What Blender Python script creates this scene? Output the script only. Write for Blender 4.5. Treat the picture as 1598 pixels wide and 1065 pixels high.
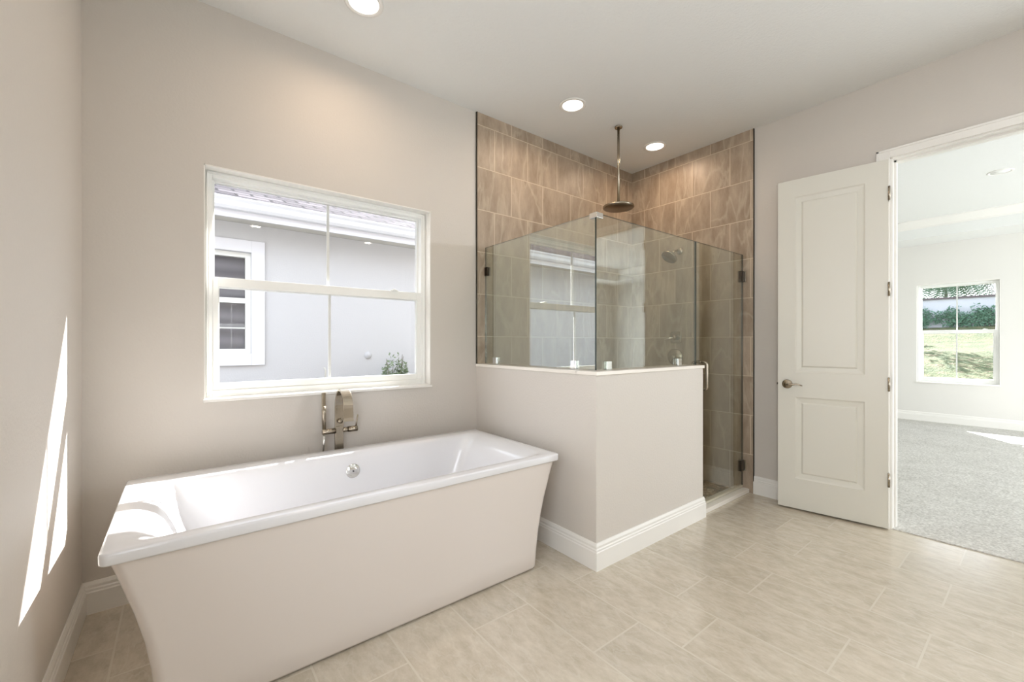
import bpy, bmesh, math, random
from mathutils import Vector, Matrix
PI = math.pi
random.seed(7)
SC = bpy.context.scene
COL = SC.collection
for o in list(bpy.data.objects):
    bpy.data.objects.remove(o)

# ------------------------------------------------------------------ camera
cam = bpy.data.cameras.new('camera')
cam.sensor_width = 36.0
cam.lens = 660.925 * 36.0 / 1598.0
cam.shift_y = 4.3 / 1598.0
cam.clip_start = 0.02
cam.clip_end = 300
cam_ob = bpy.data.objects.new('camera', cam)
COL.objects.link(cam_ob)
cam_ob.location = (0, 0, 1.2368)
cam_ob.rotation_euler = (math.radians(90 - 0.0436), 0, math.radians(51.8944 - 90))
SC.camera = cam_ob

# ------------------------------------------------------------------ colour management and Cycles behaviour
SC.view_settings.view_transform = 'Standard'
SC.view_settings.look = 'None'
SC.view_settings.gamma = 1.0
SC.view_settings.use_curve_mapping = False
SC.view_settings.exposure = 0.14
SC.cycles.use_denoising = True
SC.cycles.max_bounces = 10
SC.cycles.diffuse_bounces = 6
SC.cycles.glossy_bounces = 5
SC.cycles.transparent_max_bounces = 20
SC.cycles.sample_clamp_indirect = 8.0
SC.cycles.caustics_reflective = False
SC.cycles.caustics_refractive = False

# ------------------------------------------------------------------ world, sun
SKY_STRENGTH = 3.0
world = bpy.data.worlds.new('world')
SC.world = world
world.use_nodes = True
wn = world.node_tree
bg = wn.nodes['Background']
tcw = wn.nodes.new('ShaderNodeTexCoord')
sepw = wn.nodes.new('ShaderNodeSeparateXYZ')
rampw = wn.nodes.new('ShaderNodeValToRGB')
rampw.color_ramp.elements[0].position = 0.0
rampw.color_ramp.elements[0].color = (0.95, 0.97, 1.0, 1)
rampw.color_ramp.elements[1].position = 0.9
rampw.color_ramp.elements[1].color = (0.74, 0.85, 1.0, 1)
wn.links.new(tcw.outputs['Generated'], sepw.inputs[0])
wn.links.new(sepw.outputs['Z'], rampw.inputs[0])
wn.links.new(rampw.outputs[0], bg.inputs['Color'])
bg.inputs['Strength'].default_value = SKY_STRENGTH

SUN_STRENGTH = 26.0
SUN_DIR = Vector((-1.0, -0.71, -1.0))
sl = bpy.data.lights.new('sun', 'SUN')
sl.energy = SUN_STRENGTH
sl.angle = math.radians(0.5)
sl.color = (1.0, 0.985, 0.97)
sun = bpy.data.objects.new('sun', sl)
COL.objects.link(sun)
sun.location = (30, 20, 30)
sun.rotation_euler = SUN_DIR.to_track_quat('-Z', 'Y').to_euler()

DOWN_W = 3.4           # watts of each recessed downlight
DOWN_COL = (1.0, 0.74, 0.53)
# daylight fill from added, unseen windows (watts)
FILL_SIDE, FILL_BED = 24.0, 200.0
FILL_BAR_W = 36.0
def fill_daylight(name, loc, rot, sx, sy, watts, col=(0.90, 0.95, 1.0)):
    l = bpy.data.lights.new(name, 'AREA'); l.shape = 'RECTANGLE'; l.size = sx; l.size_y = sy; l.energy = watts; l.color = col
    o = bpy.data.objects.new(name, l); COL.objects.link(o); o.location = loc; o.rotation_euler = rot; return o
fill_daylight('added_daylight', (-.33, -.05, 1.55), (0, -PI/2, 0), 1.5, 1.7, FILL_SIDE, (.88, .93, 1.0))
fill_daylight('added_daylight', (6.6, -4.15, 1.3), (PI/2, 0, 0), 3.9, 2.3, FILL_BED)

# room numbers (metres; origin on the floor under the camera)
X0, W, YB, H = -0.3505, 3.7274, 2.7207, 3.0073
YF = -2.7
BX, BY0, BY1 = 9.30, -4.2, 3.6        # bedroom far wall and side walls

# ------------------------------------------------------------------ helpers
def lin(c):
    c = c / 255.0
    return c / 12.92 if c <= 0.04045 else ((c + 0.055) / 1.055) ** 2.4
def rgb(r, g, b): return (lin(r), lin(g), lin(b), 1.0)

class MB:
    def __init__(s): s.bm = bmesh.new()
    def box(s, a, b, mi=0):
        x0, y0, z0 = a; x1, y1, z1 = b
        if x0 > x1: x0, x1 = x1, x0
        if y0 > y1: y0, y1 = y1, y0
        if z0 > z1: z0, z1 = z1, z0
        v = [s.bm.verts.new(p) for p in ((x0,y0,z0),(x1,y0,z0),(x1,y1,z0),(x0,y1,z0),(x0,y0,z1),(x1,y0,z1),(x1,y1,z1),(x0,y1,z1))]
        for f in ((0,3,2,1),(4,5,6,7),(0,1,5,4),(1,2,6,5),(2,3,7,6),(3,0,4,7)):
            s.bm.faces.new([v[i] for i in f]).material_index = mi
        return s
    def ring(s, pts): return [s.bm.verts.new(p) for p in pts]
    def bridge(s, r0, r1, smooth=True, mi=0):
        n = len(r0)
        for i in range(n):
            f = s.bm.faces.new((r0[i], r0[(i+1)%n], r1[(i+1)%n], r1[i])); f.smooth = smooth; f.material_index = mi
    def cap(s, r, flip=False, mi=0):
        f = s.bm.faces.new(list(reversed(r)) if flip else r); f.material_index = mi
    def tube(s, path, rad, n=16, caps=True):
        path = [Vector(p) for p in path]
        rads = rad if isinstance(rad, (list, tuple)) else [rad]*len(path)
        up = None; rings = []
        for i, p in enumerate(path):
            t = (path[min(i+1, len(path)-1)] - path[max(i-1, 0)]).normalized()
            if up is None:
                up = t.orthogonal().normalized()
            up = (up - t*up.dot(t)).normalized()
            sd = t.cross(up)
            rings.append(s.ring([p + rads[i]*(math.cos(2*PI*k/n)*up + math.sin(2*PI*k/n)*sd) for k in range(n)]))
        for a, b in zip(rings, rings[1:]): s.bridge(a, b)
        if caps: s.cap(rings[0], True); s.cap(rings[-1])
        return s
    def lathe(s, prof, origin, axis, n=32, caps=True):
        axis = Vector(axis).normalized(); u = axis.orthogonal().normalized(); w = axis.cross(u); o = Vector(origin)
        rings = [s.ring([o + axis*h + max(r, 1e-4)*(math.cos(2*PI*k/n)*u + math.sin(2*PI*k/n)*w) for k in range(n)]) for r, h in prof]
        for a, b in zip(rings, rings[1:]): s.bridge(a, b)
        if caps: s.cap(rings[0], True); s.cap(rings[-1])
        return s
    def sweep(s, prof, path, closed=False, z0=0.0):
        """prof: list of (out, z); path: plan points; profile 'out' goes to the left of travel; mitred."""
        P = [Vector((p[0], p[1])) for p in path]; n = len(P); rings = []
        for i in range(n):
            d0 = (P[i]-P[i-1]).normalized() if (i > 0 or closed) else None
            d1 = (P[(i+1) % n]-P[i]).normalized() if (i < n-1 or closed) else None
            if d0 is None: d0 = d1
            if d1 is None: d1 = d0
            n0 = Vector((-d0.y, d0.x)); n1 = Vector((-d1.y, d1.x)); m = (n0+n1).normalized(); m = m/max(m.dot(n0), .2)
            rings.append(s.ring([(P[i].x+m.x*o, P[i].y+m.y*o, z0+z) for o, z in prof]))
        for a, b in zip(rings, rings[1:]): s.bridge(a, b, False)
        if closed: s.bridge(rings[-1], rings[0], False)
        else: s.cap(rings[0], True); s.cap(rings[-1])
        return s
    def build(s, name, mats, parent=None, bevel=0, smooth=None, seg=2):
        bmesh.ops.recalc_face_normals(s.bm, faces=s.bm.faces)
        me = bpy.data.meshes.new(name); s.bm.to_mesh(me); s.bm.free()
        if not isinstance(mats, (list, tuple)): mats = [mats]
        for m in mats: me.materials.append(m)
        o = bpy.data.objects.new(name, me); COL.objects.link(o)
        if parent is not None: o.parent = parent
        if smooth:
            for p in me.polygons: p.use_smooth = True
        if bevel:
            b = o.modifiers.new('bevel', 'BEVEL'); b.width = bevel; b.segments = seg; b.limit_method = 'ANGLE'; b.angle_limit = math.radians(40)
            b.harden_normals = True
        return o

def rrect(hx, hy, r, cx, cy, z, n=8):
    pts = []
    for (sx, sy, a0) in ((1,1,0),(-1,1,PI/2),(-1,-1,PI),(1,-1,1.5*PI)):
        for k in range(n+1):
            a = a0 + k*(PI/2)/n
            pts.append((cx+sx*(hx-r)+r*math.cos(a), cy+sy*(hy-r)+r*math.sin(a), z))
    return pts

def thing(name, label, cat, loc=(0,0,0), rotz=0, group=None):
    o = bpy.data.objects.new(name, None); COL.objects.link(o); o.empty_display_size = .1
    o.location = loc; o.rotation_euler = (0,0,rotz); tag(o, label, cat, group); return o
def tag(o, label, cat, group=None, kind=None):
    o['label'] = label; o['category'] = cat
    if group: o['group'] = group
    if kind: o['kind'] = kind
    return o
def struct(o, label=None, cat=None):
    o['kind'] = 'structure'
    if label: o['label'] = label
    if cat: o['category'] = cat
    return o

# ------------------------------------------------------------------ materials
def new_mat(name):
    m = bpy.data.materials.new(name); m.use_nodes = True
    nt = m.node_tree; return m, nt, nt.nodes['Principled BSDF']
def N(nt, t, **k):
    n = nt.nodes.new(t)
    for a, b in k.items(): setattr(n, a, b)
    return n
def simple(name, col, rough=.5, metal=0.0, bump=0.0, bscale=100.0, var=0.0, coat=0.0, spec=None):
    m, nt, p = new_mat(name)
    p.inputs['Base Color'].default_value = col; p.inputs['Roughness'].default_value = rough; p.inputs['Metallic'].default_value = metal
    if coat: p.inputs['Coat Weight'].default_value = coat; p.inputs['Coat Roughness'].default_value = .05
    if spec is not None: p.inputs['Specular IOR Level'].default_value = spec
    tc = N(nt, 'ShaderNodeNewGeometry')
    if var:
        nz = N(nt, 'ShaderNodeTexNoise'); nz.inputs['Scale'].default_value = 3.0
        mx = N(nt, 'ShaderNodeMix', data_type='RGBA'); mx.inputs['A'].default_value = tuple(c*(1-var) for c in col[:3])+(1,); mx.inputs['B'].default_value = tuple(min(1,c*(1+var)) for c in col[:3])+(1,)
        nt.links.new(tc.outputs['Position'], nz.inputs['Vector']); nt.links.new(nz.outputs['Fac'], mx.inputs['Factor']); nt.links.new(mx.outputs['Result'], p.inputs['Base Color'])
    if bump:
        nb = N(nt, 'ShaderNodeTexNoise'); nb.inputs['Scale'].default_value = bscale; nb.inputs['Detail'].default_value = 3
        bp = N(nt, 'ShaderNodeBump'); bp.inputs['Strength'].default_value = bump; bp.inputs['Distance'].default_value = .003
        nt.links.new(tc.outputs['Position'], nb.inputs['Vector']); nt.links.new(nb.outputs['Fac'], bp.inputs['Height']); nt.links.new(bp.outputs[0], p.inputs['Normal'])
    return m

M = {}
M['paint'] = simple('wall_paint', rgb(210, 204, 196), .55, bump=.35, bscale=90)
M['ceil'] = simple('ceiling_paint', rgb(232, 233, 231), .8, bump=.7, bscale=70)
M['bedpaint'] = simple('bedroom_paint', rgb(226, 224, 219), .7, bump=.2, bscale=90)
M['trim'] = simple('trim_white', rgb(238, 236, 231), .35)
M['door'] = simple('door_white', rgb(222, 220, 210), .38)
M['vinyl'] = simple('window_vinyl', rgb(240, 241, 238), .35)
M['acrylic'] = simple('tub_acrylic', rgb(226, 226, 228), .12, coat=.4)
M['acrylic_shaded'] = simple('tub_apron_shaded', rgb(219, 211, 204), .22)  # tub acrylic with the front's warm shade put into its colour
M['nickel'] = simple('brushed_nickel', rgb(172, 162, 146), .27, 1.0)
M['chrome'] = simple('polished_chrome', rgb(225, 225, 222), .08, 1.0)
M['dark_metal'] = simple('dark_bronze_metal', rgb(70, 62, 54), .3, 1.0)
M['edge_metal'] = simple('tile_edge_metal', rgb(78, 74, 66), .4, .8)
M['rainface'] = simple('rain_nozzle_plate', rgb(150, 132, 115), .3, 1.0, bump=.5, bscale=260)
M['cap'] = simple('cultured_marble', rgb(238, 233, 224), .25)
M['rubber'] = simple('clear_seal', rgb(200, 195, 175), .4)
M['stucco'] = simple('neighbour_stucco', rgb(202, 202, 205), .9, bump=.6, bscale=60)
M['stucco_trim'] = simple('neighbour_trim', rgb(226, 226, 232), .8)
M['exterior'] = simple('exterior_stucco', rgb(150,140,126), .9, bump=.5, bscale=60)
M['soffit'] = simple('neighbour_soffit', rgb(205, 203, 196), .8)
M['gutter'] = simple('gutter_white', rgb(222, 223, 228), .5)
M['concrete'] = simple('yard_wall_block', rgb(186, 190, 200), .9, bump=.5, bscale=30, var=.04)
M['coping'] = simple('wall_coping', rgb(92, 84, 88), .8)
M['bark'] = simple('palm_bark', rgb(110, 98, 84), .9, bump=.8, bscale=20)
M['leaf'] = simple('vine_leaf', rgb(84, 122, 100), .6, var=.35)
M['palm'] = simple('palm_leaf', rgb(72, 98, 72), .6, var=.3)
M['shrub'] = simple('shrub_leaf', rgb(120, 135, 105), .6, var=.3)
M['roofslab'] = simple('roof_block_plaster', rgb(190, 190, 190), .9)
M['black'] = simple('dark_slot', rgb(25, 24, 22), .6)
M['blind'] = None

def emit(name, col, s):
    m = bpy.data.materials.new(name); m.use_nodes = True; nt = m.node_tree; nt.nodes.clear()
    e = N(nt, 'ShaderNodeEmission'); e.inputs[0].default_value = col; e.inputs[1].default_value = s
    o = N(nt, 'ShaderNodeOutputMaterial'); nt.links.new(e.outputs[0], o.inputs[0]); return m
M['lens'] = emit('downlight_lens', (1.0, .93, .84, 1), 2.6)

def glass(name, tint, f0, rough=0.0):
    m = bpy.data.materials.new(name); m.use_nodes = True; nt = m.node_tree; nt.nodes.clear()
    lw = N(nt, 'ShaderNodeLayerWeight'); lw.inputs[0].default_value = .5
    pw = N(nt, 'ShaderNodeMath', operation='POWER'); pw.inputs[1].default_value = 4.0
    ml = N(nt, 'ShaderNodeMath', operation='MULTIPLY_ADD'); ml.inputs[1].default_value = 1-f0; ml.inputs[2].default_value = f0
    tr = N(nt, 'ShaderNodeBsdfTransparent'); tr.inputs[0].default_value = tint
    gl = N(nt, 'ShaderNodeBsdfGlossy'); gl.inputs['Roughness'].default_value = rough; gl.inputs[0].default_value = (.95,.98,.97,1)
    mx = N(nt, 'ShaderNodeMixShader'); o = N(nt, 'ShaderNodeOutputMaterial')
    nt.links.new(lw.outputs['Facing'], pw.inputs[0]); nt.links.new(pw.outputs[0], ml.inputs[0]); nt.links.new(ml.outputs[0], mx.inputs[0])
    nt.links.new(tr.outputs[0], mx.inputs[1]); nt.links.new(gl.outputs[0], mx.inputs[2]); nt.links.new(mx.outputs[0], o.inputs[0]); return m
M['glass'] = glass('window_glass', (.985,.985,.985,1), .02)
M['sideglass'] = glass('shower_side_glass', (.86,.88,.83,1), .26)
M['shglass'] = glass('shower_glass', (.91,.925,.885,1), .09)
M['shedge'] = simple('shower_glass_edge', rgb(38, 48, 44), .15)

def brick_uv(nt, ax_u, ax_v, off_u, off_v):
    g = N(nt, 'ShaderNodeNewGeometry'); s = N(nt, 'ShaderNodeSeparateXYZ'); c = N(nt, 'ShaderNodeCombineXYZ')
    nt.links.new(g.outputs['Position'], s.inputs[0])
    for ax, off, i in ((ax_u, off_u, 0), (ax_v, off_v, 1)):
        a = N(nt, 'ShaderNodeMath', operation='ADD'); a.inputs[1].default_value = off
        nt.links.new(s.outputs[ax], a.inputs[0]); nt.links.new(a.outputs[0], c.inputs[i])
    return g, c
def tile_mat(name, ax_u, ax_v, off_u, off_v, bw, rh, offs, c1, c2, grout, vein, veinscale, stretch, rough, msize=.003, veinamt=.5, dist=.25, spec=.5, bs=.45):
    n_spec = spec
    m, nt, p = new_mat(name)
    g, c = brick_uv(nt, ax_u, ax_v, off_u, off_v)
    b = N(nt, 'ShaderNodeTexBrick'); b.offset = offs; b.offset_frequency = 2; b.squash = 1.0
    b.inputs['Color1'].default_value = (.35,.35,.35,1); b.inputs['Color2'].default_value = (.65,.65,.65,1); b.inputs['Mortar'].default_value = (0,0,0,1)
    b.inputs['Scale'].default_value = 1.0; b.inputs['Mortar Size'].default_value = msize; b.inputs['Mortar Smooth'].default_value = .1
    b.inputs['Bias'].default_value = 0; b.inputs['Brick Width'].default_value = bw; b.inputs['Row Height'].default_value = rh
    nt.links.new(c.outputs[0], b.inputs['Vector'])
    # per-tile shift of the stone pattern
    mp = N(nt, 'ShaderNodeMapping'); mp.inputs['Scale'].default_value = stretch
    sh = N(nt, 'ShaderNodeVectorMath', operation='MULTIPLY_ADD'); sh.inputs[1].default_value = (6, 6, 6)
    nt.links.new(b.outputs['Color'], sh.inputs[0]); nt.links.new(g.outputs['Position'], sh.inputs[2]); nt.links.new(sh.outputs[0], mp.inputs['Vector'])
    n1 = N(nt, 'ShaderNodeTexNoise'); n1.inputs['Scale'].default_value = veinscale; n1.inputs['Detail'].default_value = 7; n1.inputs['Roughness'].default_value = .7; n1.inputs['Distortion'].default_value = dist
    nt.links.new(mp.outputs[0], n1.inputs['Vector'])
    r1 = N(nt, 'ShaderNodeValToRGB'); r1.color_ramp.elements[0].position = .32; r1.color_ramp.elements[0].color = c1; r1.color_ramp.elements[1].position = .68; r1.color_ramp.elements[1].color = c2
    nt.links.new(n1.outputs['Fac'], r1.inputs[0])
    # thin wandering veins
    n2 = N(nt, 'ShaderNodeTexNoise'); n2.inputs['Scale'].default_value = veinscale*.55; n2.inputs['Detail'].default_value = 4; n2.inputs['Distortion'].default_value = .5
    nt.links.new(mp.outputs[0], n2.inputs['Vector'])
    r2 = N(nt, 'ShaderNodeValToRGB')
    e = r2.color_ramp.elements; e[0].position = .47; e[0].color = (0,0,0,1); e[1].position = .5; e[1].color = (veinamt,)*3+(1,)
    x = e.new(.53); x.color = (0,0,0,1)
    nt.links.new(n2.outputs['Fac'], r2.inputs[0])
    mv = N(nt, 'ShaderNodeMix', data_type='RGBA'); mv.inputs['B'].default_value = vein
    nt.links.new(r2.outputs[0], mv.inputs['Factor']); nt.links.new(r1.outputs[0], mv.inputs['A'])
    # tile-to-tile tone
    tone = N(nt, 'ShaderNodeMix', data_type='RGBA', blend_type='MULTIPLY'); tone.inputs['Factor'].default_value = .3
    br = N(nt, 'ShaderNodeVectorMath', operation='ADD'); br.inputs[1].default_value = (.5,.5,.5)
    nt.links.new(b.outputs['Color'], br.inputs[0]); nt.links.new(mv.outputs['Result'], tone.inputs['A']); nt.links.new(br.outputs[0], tone.inputs['B'])
    mg = N(nt, 'ShaderNodeMix', data_type='RGBA'); mg.inputs['B'].default_value = grout
    nt.links.new(b.outputs['Fac'], mg.inputs['Factor']); nt.links.new(tone.outputs['Result'], mg.inputs['A']); nt.links.new(mg.outputs['Result'], p.inputs['Base Color'])
    p.inputs['Roughness'].default_value = rough; p.inputs['Specular IOR Level'].default_value = n_spec
    hb = N(nt, 'ShaderNodeMath', operation='MULTIPLY_ADD'); hb.inputs[1].default_value = -1.0; hb.inputs[2].default_value = 1.0
    nt.links.new(b.outputs['Fac'], hb.inputs[0])
    ha = N(nt, 'ShaderNodeMath', operation='MULTIPLY_ADD'); ha.inputs[1].default_value = .35
    nt.links.new(n1.outputs['Fac'], ha.inputs[0]); nt.links.new(hb.outputs[0], ha.inputs[2])
    bu = N(nt, 'ShaderNodeBump'); bu.inputs['Strength'].default_value = bs; bu.inputs['Distance'].default_value = .003
    nt.links.new(ha.outputs[0], bu.inputs['Height']); nt.links.new(bu.outputs[0], p.inputs['Normal'])
    return m
FT = dict(c1=rgb(185,174,155), c2=rgb(209,199,182), grout=rgb(208,200,184), vein=rgb(214,208,195), rough=.2, dist=.05, veinamt=.3, spec=1.0, msize=.004, bs=.22)
M['floor'] = tile_mat('floor_tile', 'Y', 'X', -.317+6.1, -1.905+.302*20, .61, .302, .667, veinscale=11.0, stretch=(2.0,.9,1), **FT)
WT = dict(c1=rgb(146,128,109), c2=rgb(186,169,149), grout=rgb(208,194,172), vein=rgb(205,192,172), rough=.4, veinamt=.4, dist=.1)
M['tileb'] = tile_mat('shower_tile', 'X', 'Z', -2.12+3.4, -2.589+.3245*20, .34, .3245, .5, veinscale=3.0, stretch=(2.6,2.6,.8), **WT)
M['tiler'] = tile_mat('shower_tile_right', 'Y', 'Z', -1.877+3.4, -2.589+.3245*20, .34, .3245, .5, veinscale=3.0, stretch=(2.6,2.6,.8), **WT)

def pebble_mat():
    m, nt, p = new_mat('pebble_mosaic'); g = N(nt, 'ShaderNodeNewGeometry')
    v = N(nt, 'ShaderNodeTexVoronoi'); v.inputs['Scale'].default_value = 26
    d = N(nt, 'ShaderNodeTexVoronoi', feature='DISTANCE_TO_EDGE'); d.inputs['Scale'].default_value = 26
    nt.links.new(g.outputs['Position'], v.inputs['Vector']); nt.links.new(g.outputs['Position'], d.inputs['Vector'])
    s = N(nt, 'ShaderNodeSeparateColor'); nt.links.new(v.outputs['Color'], s.inputs[0])
    r = N(nt, 'ShaderNodeValToRGB'); e = r.color_ramp.elements; e[0].color = rgb(96,76,56); e[1].color = rgb(205,185,155); x = e.new(.5); x.color = rgb(160,130,98)
    nt.links.new(s.outputs[0], r.inputs[0])
    r2 = N(nt, 'ShaderNodeValToRGB'); r2.color_ramp.elements[0].position = .04; r2.color_ramp.elements[1].position = .09
    nt.links.new(d.outputs['Distance'], r2.inputs[0])
    mx = N(nt, 'ShaderNodeMix', data_type='RGBA'); mx.inputs['A'].default_value = rgb(88,76,62)
    nt.links.new(r2.outputs[0], mx.inputs['Factor']); nt.links.new(r.outputs[0], mx.inputs['B']); nt.links.new(mx.outputs['Result'], p.inputs['Base Color'])
    bu = N(nt, 'ShaderNodeBump'); bu.inputs['Strength'].default_value = .8; bu.inputs['Distance'].default_value = .004
    nt.links.new(r2.outputs[0], bu.inputs['Height']); nt.links.new(bu.outputs[0], p.inputs['Normal']); p.inputs['Roughness'].default_value = .35
    return m
M['pebble'] = pebble_mat()

def carpet_mat():
    m, nt, p = new_mat('carpet_loops'); g = N(nt, 'ShaderNodeNewGeometry')
    n1 = N(nt, 'ShaderNodeTexNoise'); n1.inputs['Scale'].default_value = 75; n1.inputs['Detail'].default_value = 4
    n2 = N(nt, 'ShaderNodeTexNoise'); n2.inputs['Scale'].default_value = 2.2; n2.inputs['Detail'].default_value = 3; n2.inputs['Distortion'].default_value = 1.5
    ad = N(nt, 'ShaderNodeMath', operation='MULTIPLY_ADD'); ad.inputs[1].default_value = .22
    for n in (n1, n2): nt.links.new(g.outputs['Position'], n.inputs['Vector'])
    nt.links.new(n2.outputs['Fac'], ad.inputs[0]); nt.links.new(n1.outputs['Fac'], ad.inputs[2])
    r = N(nt, 'ShaderNodeValToRGB'); r.color_ramp.elements[0].position = .4; r.color_ramp.elements[0].color = rgb(176,173,167); r.color_ramp.elements[1].position = .85; r.color_ramp.elements[1].color = rgb(226,224,219)
    nt.links.new(ad.outputs[0], r.inputs[0]); nt.links.new(r.outputs[0], p.inputs['Base Color'])
    bu = N(nt, 'ShaderNodeBump'); bu.inputs['Strength'].default_value = 1.0; bu.inputs['Distance'].default_value = .006
    nt.links.new(n1.outputs['Fac'], bu.inputs['Height']); nt.links.new(bu.outputs[0], p.inputs['Normal']); p.inputs['Roughness'].default_value = 1.0
    p.inputs['Specular IOR Level'].default_value = .1
    return m
M['carpet'] = carpet_mat()

def grass_mat():
    m, nt, p = new_mat('lawn_grass'); g = N(nt, 'ShaderNodeNewGeometry')
    n1 = N(nt, 'ShaderNodeTexNoise'); n1.inputs['Scale'].default_value = 5; n1.inputs['Detail'].default_value = 8; n1.inputs['Roughness'].default_value = .7
    nt.links.new(g.outputs['Position'], n1.inputs['Vector'])
    r = N(nt, 'ShaderNodeValToRGB'); e = r.color_ramp.elements
    e[0].position = .3; e[0].color = rgb(48,62,34); e[1].position = .72; e[1].color = rgb(92,96,56); x = e.new(.5); x.color = rgb(70,80,42)
    y = e.new(.62); y.color = rgb(96,86,62)
    nt.links.new(n1.outputs['Fac'], r.inputs[0]); nt.links.new(r.outputs[0], p.inputs['Base Color']); p.inputs['Roughness'].default_value = .9
    bu = N(nt, 'ShaderNodeBump'); bu.inputs['Strength'].default_value = 1; bu.inputs['Distance'].default_value = .05
    n3 = N(nt, 'ShaderNodeTexNoise'); n3.inputs['Scale'].default_value = 25; nt.links.new(g.outputs['Position'], n3.inputs['Vector'])
    nt.links.new(n3.outputs['Fac'], bu.inputs['Height']); nt.links.new(bu.outputs[0], p.inputs['Normal'])
    return m
M['grass'] = grass_mat()

def shingle_mat():
    m, nt, p = new_mat('roof_shingle'); p.inputs['Specular IOR Level'].default_value = .08; g, c = brick_uv(nt, 'X', 'Y', 20, 10)
    b = N(nt, 'ShaderNodeTexBrick'); b.inputs['Color1'].default_value = rgb(66,62,66); b.inputs['Color2'].default_value = rgb(100,95,98); b.inputs['Mortar'].default_value = rgb(36,32,36)
    b.inputs['Scale'].default_value = 1; b.inputs['Mortar Size'].default_value = .022; b.inputs['Brick Width'].default_value = .36; b.inputs['Row Height'].default_value = .2
    b.inputs['Mortar Smooth'].default_value = .3
    nt.links.new(c.outputs[0], b.inputs['Vector']); nt.links.new(b.outputs['Color'], p.inputs['Base Color']); p.inputs['Roughness'].default_value = .9
    return m
M['shingle'] = shingle_mat()
M['gravel'] = simple('side_yard_gravel', rgb(120,118,116), .95, bump=.8, bscale=40, var=.15)

def blind_mat():
    m, nt, p = new_mat('window_blind_behind_glass'); g, c = brick_uv(nt, 'X', 'Z', 0, 0)
    w = N(nt, 'ShaderNodeTexWave', bands_direction='Y'); w.inputs['Scale'].default_value = 2.1; w.inputs['Distortion'].default_value = 1.0
    nt.links.new(c.outputs[0], w.inputs['Vector'])
    r = N(nt, 'ShaderNodeValToRGB'); r.color_ramp.elements[0].color = rgb(112,110,116); r.color_ramp.elements[1].color = rgb(132,130,136)
    nt.links.new(w.outputs['Fac'], r.inputs[0]); nt.links.new(r.outputs[0], p.inputs['Base Color']); p.inputs['Roughness'].default_value = .2
    return m
M['blind'] = blind_mat()

# ------------------------------------------------------------------ room shell
T = .12
def wall_with_hole(name, axis, pos, thick, a0, a1, z0, z1, holes, mat):
    """axis 'y': wall plane y=pos..pos+thick along x ; axis 'x': along y. holes: (b0,b1,h0,h1) sorted"""
    mb = MB()
    def bx(p0, p1, q0, q1):
        if p1-p0 < 1e-5 or q1-q0 < 1e-5: return
        if axis == 'y': mb.box((p0, pos, q0), (p1, pos+thick, q1))
        else: mb.box((pos, p0, q0), (pos+thick, p1, q1))
    cur = a0
    for b0, b1, h0, h1 in holes:
        bx(cur, b0, z0, z1); bx(b0, b1, z0, h0); bx(b0, b1, h1, z1); cur = b1
    bx(cur, a1, z0, z1)
    return struct(mb.build(name, mat))

WX1, WX2, WZ1, WZ2 = .098, 1.400, .9415, 2.1722         # bathroom window opening
OY0, OY1, OZ = -.62, .655, 2.465                          # double-door opening in the right wall
NY1, NY0, NZ0, NZ1 = 1.344, .460, .624, 2.170             # bedroom window opening
wall_with_hole('wall_back', 'y', YB, .16, X0-T, W+T, 0, H, [(WX1, WX2, WZ1, WZ2)], M['paint'])
wall_with_hole('wall_left', 'x', X0-T, T, YF-T, YB, 0, H, [(-.9, .8, .8, 2.3)], M['paint'])
wall_with_hole('wall_right', 'x', W, T, YF-T, YB, 0, H, [(OY0, OY1, 0, OZ)], M['paint'])
wall_with_hole('wall_front', 'y', YF-T, T, X0, W, 0, H, [], M['paint'])
struct(MB().box((X0-T, YF-T, -.12), (W, YB+.16, 0)).build('floor', M['floor']))
struct(MB().box((X0-T, YF-T, H), (W+T, YB+.16, H+.1)).build('ceiling', M['ceil']))

# bedroom shell
GBX = BX
wall_with_hole('wall_bedroom_far', 'x', BX, .16, BY0-T, BY1+T, 0, 3.4, [(NY0, NY1, NZ0, NZ1)], M['bedpaint'])
wall_with_hole('wall_bedroom_back', 'y', BY1, T, W+T, BX, 0, 3.4, [], M['bedpaint'])
wall_with_hole('wall_bedroom_front', 'y', BY0-T, T, W+T, BX, 0, 3.4, [(4.6, 8.6, .1, 2.5)], M['bedpaint'])
wall_with_hole('wall_bedroom_near', 'x', W+T+.001, .012, BY0, BY1, 0, 2.8, [(OY0, OY1, 0, OZ)], M['bedpaint'])
struct(MB().box((W, BY0-T, -.12), (BX+.16, BY1+T, .006)).build('floor_bedroom', M['carpet']))
TX0, TX1, TY0, TY1 = 4.50, 8.662, -3.55, 2.95
SZ, TZ = 2.80, 3.06
mb = MB()                                       # soffit ring around the tray
mb.box((W+T, BY0, SZ), (TX0, BY1, TZ+.1)); mb.box((TX1, BY0, SZ), (BX, BY1, TZ+.1)); mb.box((TX0, BY0, SZ), (TX1, TY0, TZ+.1)); mb.box((TX0, TY1, SZ), (TX1, BY1, TZ+.1))
struct(mb.build('ceiling_bedroom_soffit', M['ceil']))
struct(MB().box((TX0, TY0, TZ), (TX1, TY1, TZ+.1)).build('ceiling_bedroom', M['ceil']))
crown = [(0,0),(.012,0),(.02,.02),(.05,.05),(.085,.085),(.1,.1),(.1,.115),(0,.115)]
struct(MB().sweep(crown, [(TX0,TY0),(TX1,TY0),(TX1,TY1),(TX0,TY1)], True, TZ-.115).build('trim_6', M['trim']))
struct(MB().box((X0-.6, YF-.6, H+.1), (W+T, YB+.36, H+.25)).box((W+T, BY0-.5, 3.4), (BX+.5, BY1+.5, 3.55)).build('roof_light_block', M['roofslab']))  # unseen slab put over the rooms to stop light leaking in

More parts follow.
